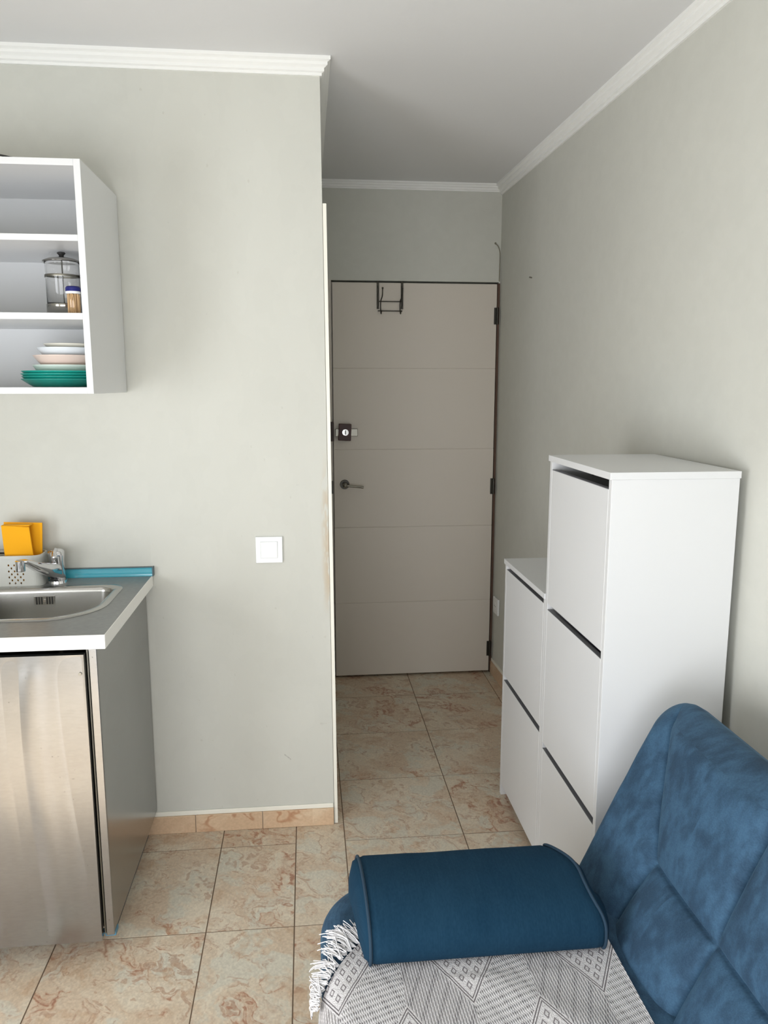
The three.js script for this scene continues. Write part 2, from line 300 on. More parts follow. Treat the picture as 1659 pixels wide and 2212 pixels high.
// ------------------------------------------------------------------ entrance door
{
  const d = struct('door_1', null, null, 'white entrance door with four fine horizontal grooves', 'door');
  const Z0 = FARZ - 0.03, Z1 = FARZ + 0.012, X0 = 0.1335, X1 = 0.9375;
  const ys = [0.012, 0.4, 0.793, 1.185, 1.581, 1.985];
  part('core', box(X0 + 0.001, X1 - 0.001, 0.013, 1.984, Z0, Z1 - 0.0025), M.doorPaint, d);
  for (let i = 0; i < 5; i++) part('panel', box(X0, X1, ys[i] + (i ? 0.0012 : 0), ys[i + 1] - (i < 4 ? 0.0012 : 0), Z1 - 0.004, Z1, 0.0012), M.doorPaint, d);
  part('jamb', join(box(0.085, 0.1285, 0, 1.998, FARZ - 0.05, FARZ + 0.006), box(0.1285, 0.1335, 0, 1.99, FARZ - 0.06, FARZ - 0.03)), M.doorPaint, d);
  part('jamb', box(0.9425, 0.9535, 0, 1.99, FARZ - 0.05, FARZ + 0.004), M.brownEdge, d, 'brown wooden jamb showing in the gap');
  for (const y of [1.834, 0.994, 0.134]) part('hinge', join(cyl(0.006, 0.006, y - 0.04, y + 0.04, 0.9405, Z1 + 0.004, 14), box(0.925, 0.9405, y - 0.04, y + 0.04, Z1, Z1 + 0.002)), M.darkMetal, d);
  const h = part('handle_rosette', cyl(0.024, 0.022, 0, 0.008, 0, 0, 32).rotateX(Math.PI / 2).translate(0.186, 1.012, Z1), M.darkMetal, d);
  part('lever', join(rod([0.186, 1.012, Z1], [0.186, 1.012, Z1 + 0.045], 0.0115, 20), new THREE.SphereGeometry(0.0118, 16, 12).translate(0.186, 1.012, Z1 + 0.045), tube([[0.186, 1.012, Z1 + 0.045], [0.22, 1.008, Z1 + 0.046], [0.277, 1.001, Z1 + 0.042]], 0.0055, 20, 10)), M.nickel, h, 'slim metal lever handle');
  const lk = part('lock_plate', box(-0.031, 0.031, -0.041, 0.041, 0, 0.028, 0.003).rotateZ(-0.05).translate(0.188, 1.272, Z1), new THREE.MeshStandardMaterial({ color: 0x3c1a12, roughness: 0.45 }), d, 'dark brown rim lock body');
  part('lock_cylinder', cyl(0.0165, 0.0155, 0, 0.01, 0, 0, 28).rotateX(Math.PI / 2).translate(0.19, 1.272, Z1 + 0.028), M.chrome, lk, 'round chrome lock cylinder');
  part('keyhole', box(0.188, 0.192, 1.262, 1.282, Z1 + 0.0375, Z1 + 0.0384), M.dark, lk);
  part('bolt_bar', box(0.142, 0.252, 1.252, 1.288, Z1, Z1 + 0.011, 0.002), M.nickel, d, 'grey sliding bolt bar');
  part('lock_keeper', box(0.113, 0.1345, 1.228, 1.322, FARZ + 0.006, FARZ + 0.032, 0.003), new THREE.MeshStandardMaterial({ color: 0x33201a, roughness: 0.5 }), d, 'dark brown lock keeper on the jamb');
  part('strike_plate', box(0.1175, 0.1285, 0.965, 1.03, FARZ + 0.006, FARZ + 0.0075), M.darkMetal, d);
}
{ // over-door hook rack
  const r = thing('over_door_hook', 'small dark wire double hook rack hanging over the top of the entrance door', 'hook rack'), z = FARZ + 0.014;
  const bar = (x) => { part('strap', join(box(x - 0.006, x + 0.006, 1.862, 1.9895, z, z + 0.002), box(x - 0.006, x + 0.006, 1.9865, 1.9885, FARZ - 0.03, z + 0.002), tube([[x - 0.004, 1.972, z + 0.004], [x + 0.003, 1.95, z + 0.005], [x - 0.003, 1.915, z + 0.005], [x + 0.003, 1.885, z + 0.005], [x - 0.003, 1.865, z + 0.004]], 0.0022, 30, 6)), M.darkMetal, r); };
  bar(0.353); bar(0.47);
  for (const [xb, xt] of [[0.366, 0.371], [0.46, 0.466]]) part('hook', join(tube([[xt, 1.952, z + 0.05], [xt, 1.92, z + 0.036], [xb, 1.897, z + 0.012], [xb, 1.86, z + 0.006], [xb, 1.845, z + 0.014], [xb, 1.838, z + 0.03], [xb, 1.848, z + 0.04]], 0.0026, 40, 8), new THREE.SphereGeometry(0.0048, 12, 8).translate(xt, 1.954, z + 0.051), new THREE.SphereGeometry(0.0045, 12, 8).translate(xb, 1.849, z + 0.041)), M.darkMetal, r);
  for (const y of [1.897, 1.853]) part('crossbar', rod([0.352, y, z + 0.005], [0.471, y, z + 0.005], 0.0024), M.darkMetal, r);
}
single('cable', join(tube([[0.926, 2.176, FARZ + 0.004], [0.938, 2.165, FARZ + 0.006], [0.948, 2.14, FARZ + 0.005], [0.9495, 2.07, FARZ + 0.004], [0.949, 2.0, FARZ + 0.004]], 0.0025, 40, 8), new THREE.SphereGeometry(0.005, 10, 8).translate(0.926, 2.177, FARZ + 0.004)), new THREE.MeshStandardMaterial({ color: 0x8a8674, roughness: 0.7 }), 'thin painted cable running down the corner above the entrance door', 'cable');
single('wall_nail', rod([rw(-3.33) + 0.002, 1.954, -3.33], [rw(-3.33) - 0.012, 1.956, -3.33], 0.003, 10), M.nickel, 'small nail sticking out of the right wall near the entrance door', 'nail');
{ // socket on the right wall beside the door
  const s = thing('wall_socket', 'white power socket low on the right wall beside the entrance door', 'socket', [rw(-3.725) - 0.001, 0.385, -3.725]);
  s.rotation.y = -Math.PI / 2 + 0.0355;
  part('plate', new RoundedBoxGeometry(0.084, 0.084, 0.01, 2, 0.003).translate(0, 0, 0.005), M.plastic, s);
  part('insert', cyl(0.02, 0.02, 0.008, 0.0115, 0, 0, 24).rotateX(Math.PI / 2), M.plastic, s);
  for (const x of [-0.0095, 0.0095]) part('pin_hole', cyl(0.0028, 0.0028, 0.0112, 0.0121, 0, 0, 10).rotateX(Math.PI / 2).translate(x, 0, 0), M.dark, s);
}
{ // light switch on the kitchen wall
  const s = thing('light_switch', 'square white light switch on the kitchen wall near the corner', 'light switch', [-0.1255, 0.9755, MIDZ]);
  const sh = new THREE.Shape(); sh.moveTo(-0.041, -0.041); sh.lineTo(0.041, -0.041); sh.lineTo(0.041, 0.041); sh.lineTo(-0.041, 0.041); sh.closePath();
  const ho = new THREE.Path(); ho.moveTo(-0.0285, -0.0285); ho.lineTo(-0.0285, 0.0285); ho.lineTo(0.0285, 0.0285); ho.lineTo(0.0285, -0.0285); ho.closePath(); sh.holes.push(ho);
  part('frame', new THREE.ExtrudeGeometry(sh, { depth: 0.007, bevelEnabled: true, bevelSize: 0.002, bevelThickness: 0.003, bevelSegments: 2 }), M.plastic, s);
  part('rocker', new RoundedBoxGeometry(0.054, 0.054, 0.01, 2, 0.002).rotateX(0.05).translate(0, 0, 0.0075), M.plastic, s);
}

// ------------------------------------------------------------------ kitchenette
{
  const c = thing('base_cabinet', 'stainless steel base cabinet with one plain door under the sink', 'cabinet', [-0.82, 0, -2.16]);
  const L = (g) => g.translate(0.82, 0, 2.16);
  part('side_panel', L(box(-0.54, -0.52, 0.088, 0.864, -2.452, -1.868, 0.002)), M.steel, c, 'smooth steel side panel');
  part('side_panel', L(box(-1.12, -1.1, 0.088, 0.864, -2.452, -1.868, 0.002)), M.steel, c);
  part('front_post', L(box(-0.5395, -0.5195, 0.084, 0.864, -1.8685, -1.861, 0.002)), M.steel, c, 'pale steel edge post');
  part('reveal', L(join(box(-0.5455, -0.54, 0.086, 0.864, -1.9, -1.8665), rod([-0.5425, 0.09, -1.8645], [-0.5425, 0.86, -1.8645], 0.0021, 8))), M.nickel, c, 'dark gap with a metal seal beside the door');
  part('bottom_panel', L(box(-1.1, -0.54, 0.088, 0.104, -2.452, -1.885)), M.steel, c);
  part('back_panel', L(box(-1.1, -0.54, 0.104, 0.864, -2.452, -2.44)), M.steel, c);
  part('plinth', L(join(box(-1.1, -0.551, 0.0, 0.088, -2.0, -1.985), box(-0.565, -0.551, 0.0, 0.088, -2.445, -2.0))), new THREE.MeshStandardMaterial({ color: 0x4b4f50, roughness: 0.5 }), c, 'dark recessed plinth');
  part('plinth_clip', L(box(-0.5505, -0.5485, 0.0, 0.06, -1.995, -1.984)), M.nickel, c);
  for (const [x, z] of [[-0.532, -1.885], [-1.108, -1.885], [-1.108, -2.42]]) part('foot', L(join(box(x - 0.014, x + 0.014, 0.074, 0.088, z - 0.014, z + 0.014, 0.002), cyl(0.011, 0.013, 0, 0.075, x < -1 ? x : x - 0.04, z < -2.2 ? z : z - 0.16, 14), box(x < -1 ? x - 0.01 : x - 0.044, x + 0.004, 0.074, 0.08, z < -2.2 ? z : z - 0.17, z + 0.005))), M.blueFoot, c, 'blue plastic foot');
  // door sheet, gently buckled like thin steel
  const W = 0.548, H = 0.776, nx = 90, ny = 60, g = new THREE.PlaneGeometry(W, H, nx, ny), p = g.attributes.position, uv = g.attributes.uv;
  for (let i = 0; i < p.count; i++) {
    const x = p.getX(i), y = p.getY(i), e = Math.min(1, Math.min(W / 2 - Math.abs(x), H / 2 - Math.abs(y)) / 0.05);
    const s = x + 0.018 * Math.sin(y * 4.2 + 0.6);
    p.setZ(i, e * (0.0018 * Math.sin(s * 38 + 0.8) + 0.0007 * Math.sin(s * 83 + 1) + 0.0012 * Math.sin(s * 15 + y * 2)));
    uv.setXY(i, x, y);
  }
  g.computeVertexNormals();
  const dr = part('door', join(g.translate(-0.8215, 0.078 + H / 2, -1.8485), box(-0.8215 - W / 2, -0.8215 + W / 2, 0.078, 0.078 + H, -1.866, -1.8488)).translate(0.82, 0, 2.16), M.steel, c, 'brushed stainless steel door sheet');
  part('screw', cyl(0.0045, 0.004, 0, 0.002, 0, 0, 16).rotateX(Math.PI / 2).translate(-0.558 + 0.82, 0.806, -1.8484 + 2.16), M.nickel, dr);
}
// sink outline (rounded, D-like right end) as a function of inset
function sinkOutline(ins, k = 20) {
  const x0 = -1.02 + ins, x1 = -0.553 - ins, z0 = -2.342 + ins, z1 = -1.985 - ins, pts = [];
  const corner = (cx, cz, r, a0) => { for (let i = 0; i <= k; i++) { const a = a0 + (i / k) * Math.PI / 2; pts.push([cx + r * Math.cos(a), cz + r * Math.sin(a)]); } };
  const rf = 0.15 - ins * 0.8, rb = 0.05 - ins * 0.4;
  corner(x1 - rf, z1 - rf, rf, 0); corner(x0 + rf, z1 - rf, rf, Math.PI / 2); corner(x0 + rb, z0 + rb, rb, Math.PI); corner(x1 - rb, z0 + rb, rb, 1.5 * Math.PI);
  return pts;
}
const asPath = (pts, P) => { const s = new P(); pts.forEach(([x, z], i) => i ? s.lineTo(x, -z) : s.moveTo(x, -z)); s.closePath(); return s; };
{
  const w = thing('worktop', 'grey laminate worktop with white front edge around the sink', 'worktop', [-1.05, 0.865, -2.16]);
  const s = new THREE.Shape([[-1.14, -2.457], [-0.4985, -2.457], [-0.4985, -1.859], [-1.14, -1.859]].map(([x, z]) => new THREE.Vector2(x, -z)));
  s.holes.push(asPath(sinkOutline(0.014), THREE.Path));
  const g = new THREE.ExtrudeGeometry(s, { depth: 0.035, bevelEnabled: false }); g.rotateX(-Math.PI / 2); g.translate(1.05, 0, 2.16); metreUV(g);
  part('top_panel', g, M.laminate, w);
  part('front_edge', box(-1.14, -0.497, 0.8645, 0.9003, -1.859, -1.8565, 0.0008).translate(1.05, -0.865, 2.16), M.edge, w, 'white front edge band');
  part('end_edge', box(-0.4985, -0.4965, 0.8645, 0.9003, -2.457, -1.859, 0.0008).translate(1.05, -0.865, 2.16), M.edge, w, 'white end edge band');
}
{
  const s = thing('sink', 'inset stainless steel sink with a rounded right end in the grey worktop', 'sink', [-0.785, 0.9, -2.16]);
  // basin: rings lofted from the rim inwards and down
  const rings = [[0, 0.0006], [0.002, 0.0032], [0.012, 0.0036], [0.022, 0.0022], [0.027, -0.002], [0.030, -0.012], [0.036, -0.09], [0.045, -0.125], [0.065, -0.138], [0.1, -0.141], [0.16, -0.143]];
  const n = sinkOutline(0).length, pos = [], uvs = [], idx = [];
  rings.forEach(([ins, y], r) => sinkOutline(Math.min(ins, 0.12)).forEach(([x, z]) => { pos.push(x + 0.785, y, z + 2.16); uvs.push(x, z); }));
  for (let r = 0; r < rings.length - 1; r++) for (let i = 0; i < n; i++) { const a = r * n + i, b = r * n + (i + 1) % n; idx.push(a, a + n, b, b, a + n, b + n); }
  const cI = pos.length / 3; pos.push(0, -0.145, 0); uvs.push(0, 0); for (let i = 0; i < n; i++) { const a = (rings.length - 1) * n + i; idx.push(a, cI, (rings.length - 1) * n + (i + 1) % n); }
  const g = new THREE.BufferGeometry(); g.setAttribute('position', new THREE.Float32BufferAttribute(pos, 3)); g.setAttribute('uv', new THREE.Float32BufferAttribute(uvs, 2)); g.setIndex(idx); g.computeVertexNormals();
  const m = M.sink.clone(); m.side = THREE.DoubleSide; part('basin', g, m, s);
  const ov = part('overflow', box(-0.03, 0.03, -0.048, -0.02, -0.1505, -0.1487, 0.002).translate(-0.0, 0, 0), M.sink, s, 'slotted overflow plate');
  for (let i = -3; i <= 3; i++) if (i) part('slot', box(i * 0.0075 - 0.002, i * 0.0075 + 0.002, -0.045, -0.023, -0.1488, -0.1478), M.dark, ov);
  part('overflow_screw', cyl(0.004, 0.004, 0, 0.002, 0, 0, 14).rotateX(Math.PI / 2).translate(0, -0.034, -0.1488), M.chrome, ov);
  part('drain', cyl(0.04, 0.038, 0, 0.004, 0, 0, 32).translate(-0.05, -0.1445, 0), M.chrome, s);
}
{
  const f = thing('mixer_tap', 'chrome single lever mixer tap standing behind the sink', 'tap', [-0.77, 0.9, -2.395]);
  part('base_ring', cyl(0.028, 0.0265, 0, 0.008), M.chrome, f);
  part('body', lathe([[0.0001, 0.008], [0.0235, 0.008], [0.0225, 0.03], [0.0225, 0.07], [0.0245, 0.085], [0.024, 0.098], [0.016, 0.104], [0.0001, 0.106]], 0, 0, 0, 40), M.chrome, f);
  // tapered spout lofted from low on the body up and forward to the left
  const secs = []; const A = [[0.0, 0.035, 0.0], 0.022, 0.03], path = [[[0, 0.036, 0.01], 0.021, 0.03], [[-0.018, 0.052, 0.045], 0.019, 0.024], [[-0.036, 0.072, 0.085], 0.017, 0.017], [[-0.05, 0.0935, 0.122], 0.016, 0.009], [[-0.056, 0.098, 0.14], 0.0155, 0.006]];
  const K = 20, pos = [], idx = []; for (const [c, rw_, rh] of path) for (let i = 0; i < K; i++) { const a = i / K * Math.PI * 2, ca = Math.cos(a), sa = Math.sin(a), sq = (v) => Math.sign(v) * Math.pow(Math.abs(v), 0.7); pos.push(c[0] + sq(ca) * rw_ * 0.93, c[1] + sq(sa) * rh * 0.9, c[2] + sq(ca) * rw_ * 0.37); }
  for (let r = 0; r < path.length - 1; r++) for (let i = 0; i < K; i++) { const a = r * K + i, b = r * K + (i + 1) % K; idx.push(a, b, a + K, b, b + K, a + K); }
  for (const [r, o] of [[0, 1], [path.length - 1, -1]]) for (let i = 1; i < K - 1; i++) idx.push(...(o > 0 ? [r * K, r * K + i + 1, r * K + i] : [r * K, r * K + i, r * K + i + 1]));
  const g = new THREE.BufferGeometry(); g.setAttribute('position', new THREE.Float32BufferAttribute(pos, 3)); g.setAttribute('uv', new THREE.Float32BufferAttribute(new Float32Array(pos.length / 3 * 2), 2)); g.setIndex(idx); g.computeVertexNormals();
  const cm = M.chrome.clone(); cm.side = THREE.DoubleSide;
  const sp = part('spout', g, cm, f);
  part('aerator', cyl(0.0125, 0.0135, 0.07, 0.101, -0.056, 0.142, 28), M.chrome, sp);
  part('lever', join(tube([[0, 0.1, 0], [0.004, 0.106, 0.02], [0.01, 0.1, 0.05], [0.014, 0.092, 0.062]], 0.0065, 24, 12), new THREE.SphereGeometry(0.0085, 16, 12).translate(0.014, 0.092, 0.062)), M.chrome, f);
  part('indicator', cyl(0.004, 0.004, 0, 0.002, 0, 0, 12).rotateX(Math.PI / 2).translate(0, 0.085, 0.0243), M.dark, f);
}
{
  const u = thing('upstand_strip', 'glossy teal upstand strip along the back of the worktop', 'trim', [-0.95, 0.9, -2.448]);
  const sh = new THREE.Shape(); sh.moveTo(0, 0); sh.lineTo(0.016, 0); sh.quadraticCurveTo(0.016, 0.012, 0.006, 0.026); sh.lineTo(0, 0.026); sh.closePath();
  const g = new THREE.ExtrudeGeometry(sh, { depth: 0.645, bevelEnabled: false, curveSegments: 10 }); g.rotateY(-Math.PI / 2); g.translate(0.455, 0, -0.011);
  part('strip', g, M.teal, u);
  part('cap', box(0.455, 0.459, 0, 0.03, -0.011, 0.008, 0.001), new THREE.MeshStandardMaterial({ color: 0x4d6066, roughness: 0.4 }), u, 'dark grey end cap');
  part('top_lip', box(-0.19, 0.457, 0.0262, 0.029, -0.011, -0.003), new THREE.MeshStandardMaterial({ color: 0x56676b, roughness: 0.4 }), u, 'dark grey upper lip');
}
{
  const c = thing('sink_caddy', 'pale grey perforated plastic caddy on the worktop beside the tap', 'caddy', [-0.9, 0.9, -2.39]);
  // walls: rounded plan, front panel separate with real holes
  const z1 = 0.045, z0 = -0.04, x0 = -0.105, x1 = 0.097, t = 0.0025, r = 0.025;
  const rr = (a, b, cc, d, rad, P) => { const s = new P(); s.moveTo(a + rad, -d); s.lineTo(b - rad, -d); s.absarc(b - rad, -d + rad, rad, -Math.PI / 2, 0); s.lineTo(b, -cc - rad); s.absarc(b - rad, -cc - rad, rad, 0, Math.PI / 2); s.lineTo(a + rad, -cc); s.absarc(a + rad, -cc - rad, rad, Math.PI / 2, Math.PI); s.lineTo(a, -d + rad); s.absarc(a + rad, -d + rad, rad, Math.PI, 1.5 * Math.PI); return s; };
  // open ring without the straight front run
  const arc = (cx_, cz, rad, a0, a1) => Array.from({ length: 9 }, (_, i) => { const a = a0 + (a1 - a0) * i / 8; return [cx_ + rad * Math.cos(a), cz + rad * Math.sin(a)]; });
  const outer = [...arc(x1 - r, z1 - r, r, Math.PI / 2, 0), ...arc(x1 - r, z0 + r, r, 0, -Math.PI / 2), ...arc(x0 + r, z0 + r, r, -Math.PI / 2, -Math.PI), ...arc(x0 + r, z1 - r, r, Math.PI, Math.PI / 2)];
  const inner = [...arc(x1 - r, z1 - r, r - t, Math.PI / 2, 0), ...arc(x1 - r, z0 + r, r - t, 0, -Math.PI / 2), ...arc(x0 + r, z0 + r, r - t, -Math.PI / 2, -Math.PI), ...arc(x0 + r, z1 - r, r - t, Math.PI, Math.PI / 2)].reverse();
  part('wall', prism([...outer, ...inner], 0.004, 0.09), M.caddy, c);
  const s = new THREE.Shape(); s.moveTo(x0 + r, 0.004); s.lineTo(x1 - r, 0.004); s.lineTo(x1 - r, 0.09); s.lineTo(x0 + r, 0.09); s.closePath();
  for (let row = 0; row < 7; row++) for (let k = 0; k < 3; k++) { const hx = 0.006 + k * 0.0165 + (row % 2 ? 0.008 : 0), hy = 0.012 + row * 0.0092; const h = new THREE.Path(); h.absellipse(hx, hy, 0.0023, 0.0032, 0, Math.PI * 2, true); s.holes.push(h); }
  part('front_panel', new THREE.ExtrudeGeometry(s, { depth: t, bevelEnabled: false, curveSegments: 8 }).translate(0, 0, z1 - t), M.caddy, c, 'front panel with rows of small holes');
  const rimS = rr(x0 - 0.002, x1 + 0.002, z0 - 0.002, z1 + 0.002, r + 0.002, THREE.Shape); rimS.holes.push(rr(x0 + t, x1 - t, z0 + t, z1 - t, r - t, THREE.Path));
  part('rim', new THREE.ExtrudeGeometry(rimS, { depth: 0.01, bevelEnabled: false }).rotateX(-Math.PI / 2).translate(0, 0.086, 0), M.caddy, c);
  part('bottom', prism(outer, 0, 0.004), M.caddy, c);
}
{ // folded yellow cloth standing in the caddy
  const y = thing('cleaning_cloth', 'folded yellow cleaning cloth standing in the grey caddy', 'cloth', [-0.862, 0.908, -2.385]);
  const s1 = new THREE.Shape([[-0.048, 0], [0.036, 0], [0.026, 0.172], [-0.052, 0.178]].map(([a, b]) => new THREE.Vector2(a, b)));
  const g1 = new THREE.ExtrudeGeometry(s1, { depth: 0.004, bevelEnabled: true, bevelSize: 0.0008, bevelThickness: 0.0008, bevelSegments: 1 });
  part('front_fold', g1.rotateX(0.05).translate(0.004, 0, 0.014), M.yellow, y);
  const s2 = new THREE.Shape([[-0.05, 0], [0.05, 0], [0.06, 0.178], [-0.052, 0.182]].map(([a, b]) => new THREE.Vector2(a, b)));
  part('rear_fold', new THREE.ExtrudeGeometry(s2, { depth: 0.004, bevelEnabled: false }).rotateX(-0.03).translate(-0.004, 0, -0.012), M.yellow, y);
  part('top_fold', box(-0.052, 0.03, 0.1735, 0.1775, -0.014, 0.021, 0.0015), M.yellow, y);
}
single('sponge', new RoundedBoxGeometry(0.05, 0.085, 0.03, 3, 0.008).rotateZ(0.2).translate(-0.966, 0.95, -2.39), new THREE.MeshStandardMaterial({ color: 0xb9a65a, roughness: 0.95 }), 'dull yellow sponge tucked in the grey caddy', 'sponge');

// ------------------------------------------------------------------ open wall cabinet and its crockery
{
  const X1 = -0.546, X0 = -1.15, Y0 = 1.478, Y1 = 2.052, ZB = -2.456, ZF = -2.08, t = 0.0165;
  const c = thing('wall_cabinet', 'open white wall cabinet with shelves of crockery', 'wall cabinet', [(X0 + X1) / 2, Y0, (ZB + ZF) / 2]);
  const L = (g) => g.translate(-(X0 + X1) / 2, -Y0, -(ZB + ZF) / 2);
  part('side_panel', L(box(X1 - t, X1, Y0, Y1, ZB, ZF, 0.0008)), M.white, c); part('side_panel', L(box(X0, X0 + t, Y0, Y1, ZB, ZF, 0.0008)), M.white, c);
  part('top_panel', L(box(X0 + t, X1 - t, Y1 - t, Y1, ZB, ZF, 0.0008)), M.white, c); part('bottom_panel', L(box(X0 + t, X1 - t, Y0, Y0 + t, ZB, ZF, 0.0008)), M.white, c);
  part('shelf', L(box(X0 + t, X1 - t, 1.857, 1.8725, ZB, ZF, 0.0008)), M.white, c); part('shelf', L(box(X0 + t, X1 - t, 1.665, 1.6815, ZB, ZF, 0.0008)), M.white, c);
  part('back_panel', L(box(X0 + t, X1 - t, Y0 + t, Y1 - t, ZB, ZB + 0.004)), M.white, c);
}
single('lamp_cable', tube([[-1.1, 2.0545, -2.3], [-0.95, 2.056, -2.12], [-0.8, 2.066, -2.09], [-0.72, 2.0565, -2.1], [-0.66, 2.0545, -2.16], [-0.62, 2.0545, -2.3]], 0.0024, 60, 8), M.dark, 'thin dark cable lying on top of the wall cabinet', 'cable');
{
  const p = thing('french_press', 'glass french press with metal band and black knob on the middle shelf', 'coffee press', [-0.65, 1.6818, -2.235]);
  part('beaker', lathe([[0.0001, 0.003], [0.042, 0.003], [0.0438, 0.006], [0.0438, 0.138], [0.046, 0.1435], [0.0445, 0.1438], [0.0418, 0.138], [0.0418, 0.007], [0.0001, 0.006]], 0, 0, 0, 48), M.thickGlass, p);
  part('base_cup', lathe([[0.0001, 0.0], [0.0455, 0.0], [0.0455, 0.034], [0.0447, 0.034], [0.0447, 0.002], [0.0001, 0.002]], 0, 0, 0), M.pressMetal, p, 'polished metal base cup');
  part('band', lathe([[0.0446, 0.105], [0.0458, 0.105], [0.0458, 0.111], [0.0446, 0.111], [0.0446, 0.105]], 0, 0, 0), M.nickel, p, 'thin metal band');
  part('lid', lathe([[0.0001, 0.158], [0.02, 0.1575], [0.036, 0.154], [0.049, 0.148], [0.049, 0.144], [0.0001, 0.146]], 0, 0, 0), M.pressMetal, p, 'metal dome lid');
  part('rod', cyl(0.0016, 0.0016, 0.02, 0.16), M.darkMetal, p);
  part('plunger', cyl(0.042, 0.042, 0.018, 0.022), M.nickel, p);
  part('knob', lathe([[0.0001, 0.172], [0.009, 0.1715], [0.0115, 0.169], [0.009, 0.1665], [0.006, 0.163], [0.0065, 0.157], [0.0001, 0.157]], 0, 0, 0, 24), M.dark, p, 'black knob');
  part('handle', tube([[0.046, 0.108, -0.0], [0.07, 0.112, -0.002], [0.076, 0.09, -0.002], [0.074, 0.05, -0.002], [0.066, 0.03, 0]], 0.006, 30, 10), M.dark, p, 'black handle');
}
{
  const j = thing('toothpick_jar', 'small jar of wooden toothpicks with a dark blue lid beside the french press', 'jar', [-0.5985, 1.6818, -2.14]);
  part('jar_body', lathe([[0.0001, 0.001], [0.0185, 0.001], [0.0185, 0.052], [0.017, 0.055]], 0, 0, 0, 32), M.glass, j);
  const picks = []; for (let i = 0; i < 60; i++) { const a = rnd() * 6.28, r = 0.0165 * Math.sqrt(rnd()), b = a + (rnd() - 0.5) * 0.5; picks.push(rod([r * Math.cos(a), 0.002, r * Math.sin(a)], [r * Math.cos(b) * 0.98, 0.05 + rnd() * 0.003, r * Math.sin(b) * 0.98], 0.0013, 5)); }
  const pk = part('toothpicks', join(...picks), new THREE.MeshStandardMaterial({ color: 0xd9b483, roughness: 0.8 }), j, 'wooden toothpicks'); pk.userData.kind = 'stuff';
  part('collar', cyl(0.0188, 0.0188, 0.0525, 0.0585, 0, 0, 32), M.plastic, j, 'white collar');
  part('lid', lathe([[0.0192, 0.0585], [0.0192, 0.067], [0.016, 0.0715], [0.0001, 0.0725]], 0, 0, 0, 32), new THREE.MeshStandardMaterial({ color: 0x131a6b, roughness: 0.35 }), j, 'dark blue lid');
}
{ // stacked crockery: each piece a thing
  const ceramic = (c) => new THREE.MeshPhysicalMaterial({ color: c, roughness: 0.3, clearcoat: 0.4, clearcoatRoughness: 0.2 });
  const dish = (R, rb, h, t = 0.003) => [[0.0001, 0], [rb, 0], [rb + 0.004, 0.001], [mix(rb, R, 0.55), h * 0.45], [R - 0.002, h - t], [R, h - t * 0.3], [R - 0.003, h], [mix(rb, R, 0.5), h * 0.5 + t], [rb, t + 0.001], [0.0001, t]];
  const put = (name, label, cat, y, R, rb, h, col, x, group) => single(name, lathe(dish(R, rb, h), x, y, -2.265, 64), ceramic(col), label, cat, group);
  const y0 = 1.4948, gx = -0.672;
  const teal = ceramic(0x1fa394); const dg = lathe(dish(0.112, 0.078, 0.0225), 0, 0, 0, 64);
  ['lowest of the stack', 'second in the stack', 'third in the stack', 'under the pale bowls'].forEach((w, i) => { const m = single('dinner_plate', dg, teal, 'teal dinner plate on the lowest cabinet shelf, ' + w, 'plate', 'teal dinner plates'); m.position.set(gx + (i % 2) * 0.002, y0 + 0.0072 * i + 0.0004, -2.265); });
  const top = y0 + 0.0072 * 3 + 0.0006;
  put('soup_plate', 'pale mint soup plate resting on the teal plates', 'plate', top + 0.0045, 0.087, 0.06, 0.034, 0xdfe9df, -0.666);
  put('soup_plate', 'pale pink soup plate above the mint plate', 'plate', top + 0.0345, 0.086, 0.058, 0.030, 0xe9d3c7, -0.664);
  put('soup_plate', 'pale blue white bowl above the pink plate', 'bowl', top + 0.0585, 0.078, 0.056, 0.027, 0xe3eaee, -0.66);
  put('saucer', 'small cream saucer on top of the crockery stack', 'saucer', top + 0.0795, 0.068, 0.05, 0.0165, 0xe6e2d4, -0.652);
}

// ------------------------------------------------------------------ shoe cabinets
function shoeCabinet(label, x, z0, z1, top, cuts, thick, wid = 0.311) {
  const D = wid, W = Math.abs(z1 - z0), H = top, c = thing('shoe_cabinet', label, 'shoe cabinet', [x + D / 2, 0, (z0 + z1) / 2]);
  const a = -D / 2, b = D / 2, w = W / 2, t = 0.017;
  part('side_panel', box(a + 0.002, b, 0, H - t, w - t, w, 0.0008), M.white, c); part('side_panel', box(a + 0.002, b, 0, H - t, -w, -w + t, 0.0008), M.white, c);
  part('top_panel', box(a - 0.003, b + 0.002, H - t, H, -w - 0.002, w + 0.002, 0.001), M.white, c);
  part('back_panel', box(b - 0.006, b, 0.02, H - t, -w + t, w - t), M.white, c);
  part('bottom_panel', box(a + 0.03, b - 0.006, 0.03, 0.045, -w + t, w - t), M.white, c);
  // fronts: [bottom, top] heights; a rail sits recessed behind each gap
  cuts.forEach(([y0, y1]) => {
    part('flap_front', box(a + 0.002, a + 0.016, y0, y1, -w + t + 0.001, w - t - 0.001, 0.0012), M.white, c, 'tilting front');
    part('grip_edge', box(a + 0.0025, a + 0.0155, y1 - 0.0005, y1 + 0.0012, -w + t + 0.002, w - t - 0.002), M.grip, c, 'dark grey grip edge');
    part('flap_tray', box(a + 0.07, a + 0.22, y0 + 0.02, y0 + 0.03, -w + t + 0.01, w - t - 0.01), M.dark, c, 'dark inner tray');
    part('inner_rail', box(a + 0.05, a + 0.065, y1 + 0.012, y1 + 0.03, -w + t, w - t), M.grip, c);
  });
  return c;
}
const tall = shoeCabinet('tall white shoe cabinet with three tilting fronts beside the sofa', 0.692, -2.135, -1.685, 1.303, [[0.045, 0.418], [0.437, 0.851], [0.870, 1.262]]);
